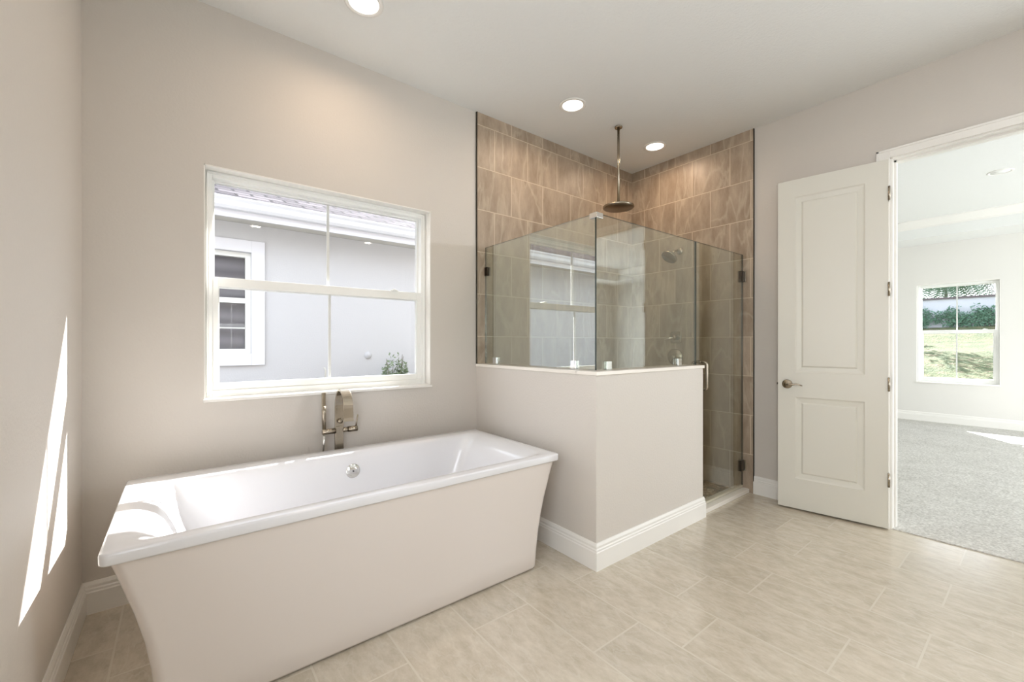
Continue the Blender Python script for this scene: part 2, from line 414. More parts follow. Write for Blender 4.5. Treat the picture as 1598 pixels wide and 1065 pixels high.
# roof overhang over the side yard, which shades the top of the window from the sun
struct(MB().box((X0-.6, YB+.18, 2.81), (W+T+.5, 3.44, 2.86)).box((X0-.6, 3.42, 2.81), (W+T+.5, 3.44, 2.97)).build('ceiling_eave', M['soffit']))
# painted exterior face of the house towards the side yard
wall_with_hole('wall_exterior_back', 'y', YB+.16, .02, X0-T, W+T, -.3, H+.1, [(WX1, WX2, WZ1, WZ2)], M['exterior'])
# baseboards
BB = [(0,0),(.016,0),(.016,.098),(.013,.103),(.0135,.112),(.010,.118),(.0105,.130),(.005,.1455),(0,.1455)]
PX, PY, PX2, PZ, PT = 1.787, 1.534, 2.931, 1.078, .155
YT = 1.517                                       # front edge of the tiled area on the right wall
struct(MB().sweep(BB, [(X0, YB), (X0, YF)]).build('baseboard_left', M['trim']))
struct(MB().sweep(BB, [(PX, YB), (X0, YB)]).build('baseboard_back', M['trim']))
struct(MB().sweep(BB, [(PX2, PY+.012), (PX2, PY), (PX, PY), (PX, YB)]).build('baseboard_partition', M['trim']))
struct(MB().sweep(BB, [(W, .738), (W, YT)]).build('baseboard_right', M['trim']))
struct(MB().sweep(BB, [(W, YF), (W, -.70)]).build('baseboard_right_front', M['trim']))
struct(MB().sweep(BB, [(X0, YF), (W, YF)]).build('baseboard_front', M['trim']))
struct(MB().sweep(BB, [(BX, BY0), (BX, BY1)], z0=.004).build('baseboard_bedroom_far', M['trim']))
struct(MB().sweep(BB, [(BX, BY1), (W+T+.013, BY1)], z0=.004).build('baseboard_bedroom_back', M['trim']))

# door casing + jamb
mb = MB()
for xx, s in ((W, -1), (W+T+.013, 1)):
    e = .017*s
    mb.box((xx, OY1+.012, 0), (xx+e, OY1+.08, OZ+.065)); mb.box((xx, OY0-.08, 0), (xx+e, OY0-.012, OZ+.065)); mb.box((xx, OY0-.012, OZ-.004+.012), (xx+e, OY1+.012, OZ+.065))
    mb.box((xx, OY1+.066, 0), (xx+e*1.25, OY1+.08, OZ+.065)); mb.box((xx, OY0-.08, OZ+.051), (xx+e*1.25, OY1+.08, OZ+.065))
struct(mb.build('trim_1', M['trim'], bevel=.002))
mb = MB()
mb.box((W-.001, OY1-.001, 0), (W+T+.014, OY1+.014, OZ)).box((W-.001, OY0-.014, 0), (W+T+.014, OY0+.001, OZ)).box((W-.001, OY0, OZ-.002), (W+T+.014, OY1, OZ+.014))
mb.box((W+.045, OY1-.012, 0), (W+.08, OY1-.001, OZ)).box((W+.045, OY0, OZ-.014), (W+.08, OY1, OZ-.002))
struct(mb.build('trim_2', M['trim']))

# ------------------------------------------------------------------ shower: partition wall, cap, tile, edges, curb, pan
mb = MB()
mb.box((PX, PY+.13, 0), (PX+.13, YB, PZ-.018)); mb.box((PX, PY, 0), (PX2, PY+.13, PZ-.018))
struct(mb.build('wall_partition', M['paint']), None)
mb = MB()
mb.box((PX-.008, PY+.138, PZ-.018), (PX+.15, YB, PZ+.004)); mb.box((PX-.008, PY-.008, PZ-.018), (PX2+.012, PY+.15, PZ+.004))
struct(mb.build('trim_3', M['cap'], bevel=.004))
struct(MB().box((PX+.003, YB-.012, 0), (W, YB+.001, H)).build('wall_tile_back', M['tileb']))
struct(MB().box((W-.012, YT, 0), (W+.001, YB-.012, H)).build('wall_tile_right', M['tiler']))
struct(MB().box((PX-.005, YB-.014, PZ), (PX+.001, YB, H)).build('trim_4', M['edge_metal']))
struct(MB().box((W-.014, YT-.004, .145), (W, YT+.002, H)).box((W-.014, YT-.004, 0), (W-.0, YT+.002, .145)).build('trim_5', M['edge_metal']))
# inner tiled faces of the partition
struct(MB().box((PX+.13, PY+.14, 0), (PX+.142, YB-.012, PZ-.018)).build('wall_tile_partition_left', M['tiler']))
struct(MB().box((PX+.13, PY+.13, 0), (PX2, PY+.142, PZ-.018)).build('wall_tile_partition_front', M['tileb']))
struct(MB().box((PX2, 1.547, 0), (W-.012, 1.665, .032)).build('floor_curb', M['cap'], bevel=.004))
struct(MB().box((PX+.142, 1.665, .0), (W-.012, YB-.012, .012)).build('floor_shower', M['pebble']))

# ------------------------------------------------------------------ windows
def window(name, loc, rotz, w, h, reveal, meet, mat_frame, sill=True, grille=True, wallT=.16):
    root = bpy.data.objects.new(name, None); COL.objects.link(root); root.location = loc; root.rotation_euler = (0,0,rotz)
    root['kind'] = 'structure'; root.empty_display_size = .1
    y0, y1 = reveal, wallT-.005
    # drywall/wood return
    mb = MB(); e = .006
    mb.box((0,0,0), (e,y0,h)).box((w-e,0,0), (w,y0,h)).box((0,0,h-e), (w,y0,h))
    mb.box((0,0,0), (w,y0,e))
    mb.build('window_return', M['trim'], root)
    fw = .040; sw = .05
    mb = MB()
    mb.box((0,y0,0), (fw,y1,h)).box((w-fw,y0,0), (w,y1,h)).box((fw,y0,h-fw), (w-fw,y1,h)).box((fw,y0,0), (w-fw,y1,fw))
    mb.box((.014,y0-.008,.014), (.022,y0,h-.014)).box((w-.022,y0-.008,.014), (w-.014,y0,h-.014)).box((.014,y0-.008,h-.022), (w-.014,y0,h-.014))
    mb.build('window_frame', mat_frame, root, bevel=.002)
    # fixed upper light
    ya = y0+.045
    mb = MB()
    mb.box((fw,ya,meet-.01), (fw+.012,ya+.03,h-fw)).box((w-fw-.012,ya,meet-.01), (w-fw,ya+.03,h-fw)).box((fw+.012,ya,h-fw-.012), (w-fw-.012,ya+.03,h-fw)).box((fw+.012,ya,meet-.01), (w-fw-.012,ya+.03,meet+.045))
    mb.build('upper_sash', mat_frame, root, bevel=.002)
    MB().box((fw+.012,ya+.012,meet+.04), (w-fw-.012,ya+.018,h-fw-.012)).build('upper_pane', M['glass'], root)
    yb = y0+.008
    s0 = fw-.022
    mb = MB()
    mb.box((s0,yb,fw+.0), (s0+sw,yb+.034,meet+.045)).box((w-s0-sw,yb,fw), (w-s0,yb+.034,meet+.045))
    mb.box((s0+sw,yb,fw), (w-s0-sw,yb+.034,fw+.038)).box((s0+sw,yb,meet-.008), (w-s0-sw,yb+.034,meet+.045))
    mb.box((s0+sw,yb+.006,fw+.038), (s0+sw+.004,yb+.030,meet-.008)).box((w-s0-sw-.004,yb+.006,fw+.038), (w-s0-sw,yb+.030,meet-.008))
    mb.build('lower_sash', mat_frame, root, bevel=.002)
    MB().box((s0+sw+.002,yb+.014,fw+.036), (w-s0-sw-.002,yb+.020,meet-.006)).build('lower_pane', M['glass'], root)
    if grille:
        c = w/2 - .003
        MB().box((c-.008,ya+.022,meet+.045), (c+.008,ya+.028,h-fw-.012)).build('grille_bar', mat_frame, root)
        MB().box((c-.008,yb+.023,fw+.038), (c+.008,yb+.029,meet-.008)).build('grille_bar', mat_frame, root)
        lk = MB(); lk.box((w*.80,yb-.012,meet+.045), (w*.80+.05,yb+.02,meet+.052)); lk.box((w*.80+.01,yb-.016,meet+.05),(w*.80+.03,yb+.006,meet+.058))
        lk.build('sash_lock', mat_frame, root, bevel=.002)
    if sill:
        MB().box((-.004,-.018,-.012), (w+.006,y0,.004)).build('window_sill', M['trim'], root, bevel=.003)
    return root
window('window_1', (WX1, YB, WZ1), 0, WX2-WX1, WZ2-WZ1, .07, .612, M['vinyl'])
window('window_2', (BX, NY1, NZ0), -PI/2, NY1-NY0, NZ1-NZ0, .07, .775, M['vinyl'])
# added, unseen glazed opening on the bedroom's side wall, to light the bedroom
mb = MB()
mb.box((4.6,BY0-.1,.1),(4.66,BY0-.02,2.5)).box((8.54,BY0-.1,.1),(8.6,BY0-.02,2.5)).box((6.57,BY0-.1,.1),(6.63,BY0-.02,2.5)).box((4.6,BY0-.1,2.44),(8.6,BY0-.02,2.5)).box((4.6,BY0-.1,.1),(8.6,BY0-.02,.16))
wf = struct(mb.build('fill_window_bed', M['vinyl']))
MB().box((4.66,BY0-.065,.16),(8.54,BY0-.057,2.44)).build('pane', M['glass'], wf)

def portal(name, loc, rot, sx, sy):
    l = bpy.data.lights.new(name, 'AREA'); l.shape = 'RECTANGLE'; l.size = sx; l.size_y = sy; l.cycles.is_portal = True
    o = bpy.data.objects.new(name, l); COL.objects.link(o); o.location = loc; o.rotation_euler = rot; return o
portal('window_light_portal', ((WX1+WX2)/2, YB+.165, (WZ1+WZ2)/2), (-PI/2, 0, 0), WX2-WX1, WZ2-WZ1)
portal('window_light_portal', (BX+.165, (NY0+NY1)/2, (NZ0+NZ1)/2), (0, PI/2, 0), NZ1-NZ0, NY1-NY0)
mb = MB()
for a_, b_ in ((-.9,-.85),(-.075,-.025),(.75,.8)): mb.box((X0-.09, a_, .8), (X0-.03, b_, 2.3))
mb.box((X0-.09, -.85, .8), (X0-.03, .75, .85)).box((X0-.09, -.85, 2.25), (X0-.03, .75, 2.3))
wf = struct(mb.build('fill_window_side', M['vinyl']))  # unseen side window, added as a source of soft fill light
MB().box((X0-.063,-.85,.85),(X0-.057,.75,2.25)).build('pane', M['glass'], wf)
portal('window_light_portal', (6.6, BY0-.125, 1.3), (PI/2, 0, 0), 4.0, 2.4)

# ------------------------------------------------------------------ bathtub
CX, CY = .744, 2.138
tub = thing('bathtub', 'white freestanding rectangular bathtub with flared ends under the window', 'bathtub', (CX, CY, 0))
mb = MB()
prof = [(.007,.798,.389),(.018,.803,.395),(.1,.807,.398),(.2,.817,.402),(.3,.833,.407),(.4,.857,.412),(.5,.886,.418),(.584,.912,.424)]
rings = [mb.ring(rrect(hx, hy, .035, 0, 0, z, 6)) for z, hx, hy in prof]
for a, b in zip(rings, rings[1:]): mb.bridge(a, b)
mb.cap(rings[0], True)
apron = mb.build('apron', M['acrylic_shaded'], tub)
mb = MB()
R = []
def rr(hx, hy, r, z, cx=0, cy=0): R.append(mb.ring(rrect(hx, hy, r, cx, cy, z, 8)))
rr(.915, .426, .02, .583); rr(.931, .434, .022, .583); rr(.9335, .436, .024, .588); rr(.9335, .436, .024, .612); rr(.931, .434, .022, .6185); rr(.925, .428, .02, .6205)
# rim to basin: the ledge is wider at the back
rr(.886, .362, .07, .6198, 0, -.018); rr(.866, .352, .07, .6165, 0, -.019); rr(.842, .345, .075, .608, 0, -.019); rr(.815, .340, .075, .594, 0, -.019)
rr(.790, .336, .08, .57, 0, -.019); rr(.762, .330, .085, .52, 0, -.018); rr(.740, .325, .09, .46, 0, -.018); rr(.705, .314, .10, .37, 0, -.016); rr(.655, .300, .11, .28, 0, -.014)
rr(.610, .285, .12, .215, 0, -.012); rr(.560, .260, .12, .18, 0, -.01); rr(.45, .20, .10, .170, 0, -.01)
for a, b in zip(R, R[1:]): mb.bridge(a, b)
mb.cap(R[-1], True)
mb.bridge(R[0], R[-1]) if False else None
basin = mb.build('basin', M['acrylic'], tub)
mb = MB(); mb.lathe([(0,-.006),(.040,-.006),(.040,.004),(.037,.008),(.0,.010)], (.030, .316, .512), (0,-1,.08), 36)
ov = mb.build('overflow_cover', M['chrome'], tub)
MB().lathe([(0,0),(.0045,0),(.0045,.004),(0,.005)], (.030, .3085, .5128), (0,-1,.08), 12).build('screw', M['black'], ov)
MB().lathe([(0,-.002),(.034,-.002),(.034,.004),(0,.006)], (0, -.01, .170), (0,0,1), 28).build('drain', M['chrome'], tub)

# ------------------------------------------------------------------ floor-mounted tub filler
fx, fy = .752, 2.642
fau = thing('tub_filler', 'brushed nickel floor-standing tub faucet with ribbon spout behind the bathtub', 'faucet', (fx, fy, 0))
mb = MB()
mb.box((-.024,-.011,.006),(.024,.011,.74)); mb.build('column', M['nickel'], fau, bevel=.003)
MB().lathe([(.045,0),(.045,.006),(.03,.01),(0,.01)], (0,0,0), (0,0,1), 32).build('base_flange', M['nickel'], fau)
mb = MB()                                         # ribbon spout: flat bar swept in the y-z plane
path = [(0,.735),(0,.84)]
Rr = .088
for k in range(0, 19): a = PI - k*PI/18*1.0; path.append((-Rr - Rr*math.cos(a), .862+ .092*math.sin(a)))
path = [(0,.735),(0,.80)] + [(-.088+.088*math.cos(t), .850+.115*math.sin(t)) for t in [k*PI/20*1.0 for k in range(0,20)]] + [(-.178,.815),(-.182,.795)]
tk = .0065; rings = []
for i, (y, z) in enumerate(path):
    a = Vector(path[min(i+1, len(path)-1)]) - Vector(path[max(i-1,0)]); a.normalize(); nrm = Vector((-a.y, a.x))
    hw = .024 + .004*max(0, (i-8)/16.0)
    p = Vector((y, z))
    q0, q1 = p+nrm*tk, p-nrm*tk
    rings.append(mb.ring([(-hw,q0.x,q0.y),(hw,q0.x,q0.y),(hw,q1.x,q1.y),(-hw,q1.x,q1.y)]))
for a, b in zip(rings, rings[1:]): mb.bridge(a, b, False)
mb.cap(rings[0], True); mb.cap(rings[-1]); mb.build('spout', M['nickel'], fau, bevel=.0015)
MB().tube([(-.095,-.003,.716),(-.02,-.003,.716)], .0165, 20).build('handset_arm', M['nickel'], fau)
MB().tube([(.02,-.003,.716),(.05,-.003,.716)], .015, 20).build('valve_body', M['nickel'], fau)
kn = MB().tube([(.052,-.003,.716),(.106,-.003,.716)], .0175, 20).build('handle', M['nickel'], fau)
MB().tube([(.100,-.003,.730),(.110,-.003,.80)], [.005,.004], 12).build('lever', M['nickel'], kn)
dk = MB().lathe([(0,0),(.013,0),(.013,.014),(0,.016)], (.002,-.011,.772), (0,-1,0), 20).build('diverter_knob', M['nickel'], fau)
MB().tube([(.002,-.024,.772),(.016,-.032,.785)], [.003,.003], 8).build('diverter_pin', M['nickel'], dk)
hs = MB().tube([(-.085,0,.733),(-.085,.001,.823),(-.087,.003,.868)], [.011,.0115,.012], 16).build('hand_shower', M['nickel'], fau)
MB().box((-.0975,-.006,.863),(-.0755,.010,.948)).build('spray_face', M['nickel'], hs, bevel=.004)
MB().tube([(-.085,-.003,.70),(-.087,-.002,.643),(-.095,.004,.563),(-.10,.012,.43),(-.09,.02,.28),(-.05,.02,.13),(-.02,.01,.03)], .006, 10).build('hose', M['chrome'], fau)

# ------------------------------------------------------------------ shower glass
def glass_sheet(mb, a, b):
    x0,y0,z0 = a; x1,y1,z1 = b
    mb.box(a, b)
    thin = 0 if (x1-x0) < (y1-y0) else 1
    mb.bm.faces.ensure_lookup_table()
    for f in mb.bm.faces[-6:]:
        f.normal_update()
        n = f.normal
        f.material_index = 0 if abs(n[thin]) > .9 else 1
GX, GY, GZ0, GZ1 = 1.865, 1.600, PZ+.006, 1.978
enc = thing('shower_enclosure', 'frameless clear glass shower enclosure with hinged door, standing on the half wall', 'shower enclosure', (0,0,0))
mb = MB(); glass_sheet(mb, (GX-.005, GY+.006, GZ0), (GX+.005, YB-.013, GZ1))
mb.build('glass_panel', [M['sideglass'], M['shedge']], enc)
mb = MB(); glass_sheet(mb, (GX-.005, GY-.005, GZ0), (2.942, GY+.005, GZ1))
mb.build('glass_panel', [M['shglass'], M['shedge']], enc)
mb = MB(); glass_sheet(mb, (2.952, GY-.005, .048), (3.700, GY+.005, GZ1)); sd = mb.build('glass_door', [M['shglass'], M['shedge']], enc)
MB().box((2.955, GY-.008, .036), (3.698, GY+.008, .055)).build('bottom_sweep', M['rubber'], sd, bevel=.002)
MB().box((3.7005, GY-.004, .05), (3.706, GY+.004, GZ1)).build('hinge_side_seal', M['black'], sd)
for z in (1.795, .219):
    MB().box((3.655, GY-.014, z-.045), (3.703, GY+.014, z+.045)).box((3.706, GY-.026, z-.045), (3.7153, GY+.030, z+.045), 1).box((3.702, GY-.006, z-.03), (3.707, GY+.006, z+.03)).build('hinge', [M['dark_metal'], M['nickel']], sd, bevel=.002)
def pull(side):
    yy = GY + side*.055; r = .018; pts = [(3.010, GY+side*.005, 1.100)]
    pts += [(3.010, yy-side*r, 1.100)] + [(3.010, yy-side*r+side*r*math.sin(t), 1.100-r+r*math.cos(t)) for t in (PI/8,PI/4,3*PI/8,PI/2)]
    pts += [(3.010, yy-side*r+side*r*math.cos(t), .918-r*math.sin(t)) for t in (0,PI/8,PI/4,3*PI/8,PI/2)] + [(3.010, GY+side*.005, .900)]
    mb = MB(); mb.tube(pts, .0085, 14)
    for z in (1.100, .900): mb.lathe([(0,0),(.013,0),(.013,.006),(0,.006)], (3.010, GY+side*.005, z), (0,side,0), 18)
    return mb
pull(-1).build('handle', M['nickel'], sd); pull(1).build('handle', M['nickel'], sd)
def clip(axis, c, z, w=.045, h=.05, mat='chrome', z2=0):
    mb = MB()
    for s in (-1, 1):
        if axis == 'x': mb.box((GX+s*.006, c-w/2, z), (GX+s*.013, c+w/2, z+h))
        else: mb.box((c-w/2, GY+s*.006, z), (c+w/2, GY+s*.013, z+h))
    return mb.build('glass_clip', M[mat], enc, bevel=.0015)
clip('x', 2.575, PZ+.005)
clip('x', 1.772, PZ+.005)
clip('y', 1.965, PZ+.005)
clip('y', 2.72, PZ+.005)
clip('x', YB-.034, 1.758, .04, .066, 'dark_metal')
mb = MB(); mb.box((GX-.014, GY-.014, GZ1-.026), (GX+.042, GY+.042, GZ1+.004))
mb.build('corner_clamp', M['chrome'], enc, bevel=.002)

# ------------------------------------------------------------------ shower fittings
rh = thing('rain_shower_head', 'round brushed nickel rain shower head on a long pipe from the ceiling', 'shower head', (2.819, 2.186, 2.35))
MB().tube([(0,0,.025),(0,0,H-2.35-.004)], .0105, 18).build('pipe', M['nickel'], rh)
MB().lathe([(.012,0),(.030,-.004+.004),(.032,.010),(.0,.011)], (0,0,H-2.35-.0115), (0,0,1), 28).build('ceiling_flange', M['nickel'], rh)
MB().lathe([(0,.030),(.014,.030),(.020,.018),(.11,.012),(.124,.008),(.1255,.002),(.1255,-.004),(.122,-.007),(.117,-.0075)], (0,0,.0), (0,0,1), 48, True).build('disc', M['nickel'], rh)
MB().lathe([(0,-.0095),(.116,-.0095),(.116,-.006),(0,-.006)], (0,0,0), (0,0,1), 48).build('nozzle_face', M['rainface'], rh)
sh = thing('wall_shower_head', 'small round nickel shower head on a short arm from the right tiled wall', 'shower head', (W-.012, 2.169, 2.106))
MB().lathe([(.032,0),(.030,.006),(.014,.010),(0,.010)], (0,0,0), (-1,0,0), 28).build('flange', M['nickel'], sh)
MB().tube([(-.004,0,0),(-.04,.003,.004),(-.075,.01,-.004),(-.105,.016,-.026)], .0095, 14).build('arm', M['nickel'], sh)
ax = Vector((-.62,.22,-.75)).normalized(); o0 = Vector((-.105,.016,-.026))
MB().lathe([(0,-.004),(.014,0),(.017,.018),(.022,.026),(.06,.034),(.074,.042),(.0765,.050),(.0765,.058),(.073,.061)], o0, ax, 40, True).build('disc', M['nickel'], sh)
MB().lathe([(0,.0595),(.072,.0595),(.072,.063),(0,.063)], o0, ax, 40).build('nozzle_face', M['rainface'], sh)
v1 = thing('shower_valve', 'rounded square nickel valve plate with lever on the tiled wall, upper of two', 'valve', (W-.012, 2.206, 1.294))
mb = MB(); rs = [mb.ring([(-x, p[0], p[1]) for p in rrect(h, h, .016, 0, 0, 0, 6)]) for x, h in ((0,.055),(.006,.055),(.009,.051))]
for a, b in zip(rs, rs[1:]): mb.bridge(a, b)
mb.cap(rs[0], True); mb.cap(rs[-1]); mb.build('plate', M['nickel'], v1)
hd = MB().lathe([(0,0),(.026,0),(.024,.045),(0,.048)], (-.008,0,0), (-1,0,0), 28).build('handle', M['nickel'], v1)
MB().tube([(-.045,.0,0),(-.06,.05,-.012),(-.062,.085,-.02)], [.010,.009,.008], 12).build('lever', M['chrome'], hd)
v2 = thing('shower_valve', 'large round nickel valve plate on the tiled wall, just above the half wall', 'valve', (W-.012, 2.216, 1.108))
MB().lathe([(.078,0),(.078,.004),(.070,.012),(.035,.024),(0,.026)], (0,0,0), (-1,0,0), 40).build('plate', M['nickel'], v2)
hd = MB().lathe([(0,0),(.022,0),(.020,.035),(0,.038)], (-.022,0,0), (-1,0,0), 24).build('handle', M['nickel'], v2)
MB().tube([(-.05,0,0),(-.055,.02,-.05)], [.009,.006], 12).build('lever', M['nickel'], hd)

# ------------------------------------------------------------------ downlights
def downlight(loc, label, on=True, watts=DOWN_W, col=DOWN_COL):
    t = thing('downlight', label, 'ceiling light', loc)
    MB().lathe([(.075,0),(.098,0),(.098,-.004),(.090,-.007),(.078,-.006),(.074,-.001)], (0,0,0), (0,0,1), 48, False).build('trim_ring', M['trim'], t)
    MB().lathe([(0,-.0035),(.075,-.0035),(.075,-.001),(0,-.001)], (0,0,0), (0,0,1), 48).build('lens', M['lens'] if on else M['vinyl'], t)
    if on:
        l = bpy.data.lights.new('bulb', 'AREA'); l.shape = 'DISK'; l.size = .13; l.energy = watts; l.color = col; l.spread = math.radians(165)
        o = bpy.data.objects.new('bulb', l); COL.objects.link(o); o.parent = t; o.location = (0,0,-.009)
    return t
downlight((.752, 2.205, H), 'lit round recessed ceiling light above the bathtub, cut by the top of the photo')
downlight((2.296, 2.197, H), 'lit round recessed ceiling light left of the rain head pipe')
downlight((3.356, 2.201, H), 'lit round recessed ceiling light inside the shower, right of the rain head pipe')
for x, y, w_ in ((.9, .2, 'near the left wall, level with the doorway'), (2.6, .1, 'near the bedroom doorway'), (.9, -1.7, 'by the front wall, left'), (2.6, -1.7, 'by the front wall, right')):
    downlight((x, y, H), 'added unseen round recessed fill light ' + w_, True, 2.0, (1.0, .9, .8))  # extra downlights added out of view for general fill
dl = downlight((6.85, .34, TZ), 'unlit white round fixture on the bedroom tray ceiling', on=False)

vl = thing('fill_bar_light', 'added, unseen long opal bar fill light on the right wall past the bedroom doorway', 'added fill light', (W, -1.15, 2.05))  # bar light added out of view to brighten the left wall
MB().box((-.03,-.30,-.05),(0,.30,.05)).build('backplate', M['nickel'], vl, bevel=.004)
MB().tube([(-.075,-.33,0),(-.075,.33,0)], .042, 24).build('opal_shade', M['lens'], vl)
l = bpy.data.lights.new('bulb', 'AREA'); l.shape = 'RECTANGLE'; l.size = .10; l.size_y = .64; l.energy = FILL_BAR_W; l.color = (.88, .93, 1.0)
o = bpy.data.objects.new('bulb', l); COL.objects.link(o); o.parent = vl; o.location = (-.122,0,0); o.rotation_euler = (0, PI/2, 0)
# ------------------------------------------------------------------ bathroom door (one leaf, folded back to the wall)
dr = bpy.data.objects.new('door_1', None); COL.objects.link(dr); dr['kind'] = 'structure'
dr['label'] = 'white two-panel door standing open against the wall beside the shower'; dr['category'] = 'door'
dr.location = (3.6775, .6673, .013); dr.rotation_euler = (0,0,math.radians(99.25))
DW, DH, DT = .626, 2.440, .035
mb = MB()
us = [0, .118, .518, DW]; zs = [0, .222, .827, 1.009, 2.310, DH]
def face_grid(yv, sgn):
    for i in range(3):
        for j in range(5):
            u0,u1,z0,z1 = us[i],us[i+1],zs[j],zs[j+1]
            if i == 1 and j in (1, 3):
                rr_ = []
                for ins, d in ((0,0),(.006,.005),(.012,.007),(.040,.010),(.048,.003),(.052,.002)):
                    rr_.append(mb.ring([(u0+ins,yv-sgn*d,z0+ins),(u1-ins,yv-sgn*d,z0+ins),(u1-ins,yv-sgn*d,z1-ins),(u0+ins,yv-sgn*d,z1-ins)]))
                for a, b in zip(rr_, rr_[1:]): mb.bridge(a, b, False)
                mb.cap(rr_[-1])
            else:
                mb.cap(mb.ring([(u0,yv,z0),(u1,yv,z0),(u1,yv,z1),(u0,yv,z1)]))
face_grid(0, 1); face_grid(-DT, -1)
for a in (((0,0,0),(0,-DT,0),(0,-DT,DH),(0,0,DH)), ((DW,0,0),(DW,-DT,0),(DW,-DT,DH),(DW,0,DH)), ((0,0,0),(DW,0,0),(DW,-DT,0),(0,-DT,0)), ((0,0,DH),(DW,0,DH),(DW,-DT,DH),(0,-DT,DH))):
    mb.cap(mb.ring(a))
bmesh.ops.remove_doubles(mb.bm, verts=mb.bm.verts, dist=1e-5)
mb.build('door_leaf', M['door'], dr)
lz = .933-.013
lv = MB().lathe([(0,0),(.034,0),(.034,.004),(.028,.010),(.014,.012),(.012,.02),(0,.02)], (.566,0,lz), (0,1,0), 32).build('lever_rose', M['nickel'], dr)
MB().tube([(.566,.010,lz),(.566,.040,lz),(.555,.048,lz),(.53,.050,lz+.001),(.505,.048,lz+.006),(.485,.046,lz+.002),(.466,.044,lz-.006)], [.010,.010,.009,.0075,.006,.005,.004], 14).build('lever', M['nickel'], lv)
MB().box((DW,-.024,lz-.028),(DW+.0015,-.011,lz+.028)).box((DW,-.022,lz-.008),(DW+.010,-.013,lz+.008)).build('latch', M['dark_metal'], dr, bevel=.001)
for z in (2.228, 1.596, .966, .334):
    hg = MB().tube([(-.004,.004,z-.013-.046),(-.004,.004,z-.013+.046)], .0065, 14).build('hinge', M['nickel'], dr)
    MB().box((-.0015,-.030,z-.013-.045),(.0,0,z-.013+.045)).build('hinge_leaf', M['dark_metal'], hg)

# ------------------------------------------------------------------ outside the bathroom window: ground and neighbour's house
struct(MB().box((-12, YB+.16, -.32), (BX+.2, 16, -.20)).build('ground_side_yard', M['gravel']))
NYW = 6.0
nb = thing('neighbour_house', 'white stucco single-storey house with shingled roof seen through the bathroom window', 'house', (0, NYW, -.2))
NZ = .2
def nbw(mb): return mb
HX0, HX1 = -6.0, 12.5
wx0, wx1, wz0, wz1 = -.42, .682, 1.115+NZ, 2.335+NZ
mb = MB()
mb.box((HX0,0,0),(wx0,.2,2.68+NZ)).box((wx1,0,0),(HX1,.2,2.68+NZ)).box((wx0,0,0),(wx1,.2,wz0)).box((wx0,0,wz1),(wx1,.2,2.68+NZ))
mb.box((HX0,.2,0),(HX0+.2,7.5,2.68+NZ)).box((HX1-.2,.2,0),(HX1,7.5,2.68+NZ)).box((HX0,7.3,0),(HX1,7.5,2.68+NZ))
mb.build('wall', M['stucco'], nb)
mb = MB(); b = .142
mb.box((wx0-b,-.03,wz0-b),(wx0,0.0,wz1+b)).box((wx1,-.03,wz0-b),(wx1+b,0.0,wz1+b)).box((wx0,-.03,wz1),(wx1,0.0,wz1+b)).box((wx0,-.03,wz0-b),(wx1,0.0,wz0))
mb.build('window_surround', M['stucco_trim'], nb, bevel=.004)
mb = MB(); f = .055
mb.box((wx0,.05,wz0),(wx0+f,.12,wz1)).box((wx1-f,.05,wz0),(wx1,.12,wz1)).box((wx0+f,.05,wz1-f),(wx1-f,.12,wz1)).box((wx0+f,.05,wz0),(wx1-f,.12,wz0+f))
zm = (wz0+wz1)/2+.03
mb.box((wx0+f,.05,zm-.03),(wx1-f,.12,zm+.03)).box((.13-.01,.08,zm+.03),(.13+.01,.09,wz1-f)).box((wx0+f,.08,wz0+.30),(wx1-f,.09,wz0+.318))
nf = mb.build('window', M['vinyl'], nb)
MB().box((wx0+f,.075,wz0+f),(wx1-f,.080,wz1-f)).build('pane', M['glass'], nf)
MB().box((wx0,.13,wz0),(wx1,.14,wz1)).build('blind', M['blind'], nf)
ez = 2.628+NZ
MB().box((HX0-.4,-.44,ez+.053),(HX1+.4,.0,ez+.07)).build('soffit', M['soffit'], nb)
MB().box((HX0-.4,-.45,ez-.004),(HX1+.4,-.425,ez+.165)).build('fascia', M['stucco_trim'], nb, bevel=.003)
gp_ = [(0,0),(.07,0),(.095,.03),(.10,.075),(.125,.105),(.125,.12),(.118,.12),(.112,.11),(.09,.08),(.085,.035),(.065,.01),(.006,.01),(.006,.11),(0,.11)]
MB().sweep([(o, z) for o, z in gp_], [(HX1+.4,-.45),(HX0-.4,-.45)], z0=ez+.07).build('gutter', M['gutter'], nb)
mb = MB()
y0r, z0r, rise = -.50, ez+.185, .42
mb.bm.faces.new(mb.ring([(HX0-.4,y0r,z0r),(HX1+.4,y0r,z0r),(HX1+.4,3.75,z0r+rise*(3.75-y0r)),(HX0-.4,3.75,z0r+rise*(3.75-y0r))]))
mb.bm.faces.new(mb.ring([(HX0-.4,3.75,z0r+rise*(3.75-y0r)),(HX1+.4,3.75,z0r+rise*(3.75-y0r)),(HX1+.4,8.0,z0r),(HX0-.4,8.0,z0r)]))
g_ = bmesh.ops.extrude_face_region(mb.bm, geom=list(mb.bm.faces)); bmesh.ops.translate(mb.bm, vec=(0,0,-.04), verts=[v for v in g_['geom'] if isinstance(v, bmesh.types.BMVert)])
mb.build('roof', M['shingle'], nb)
MB().lathe([(.05,0),(.05,.012),(.035,.018),(.03,.03),(0,.03)], (2.102,0,1.067+NZ), (0,-1,0), 20).build('vent_cap', M['stucco'], nb)
MB().tube([(1.457,-.3,.0),(1.457,-.3,.95+NZ-.05),(1.44,-.3,.93+NZ)], .012, 8).build('pipe_stub', M['soffit'], nb)

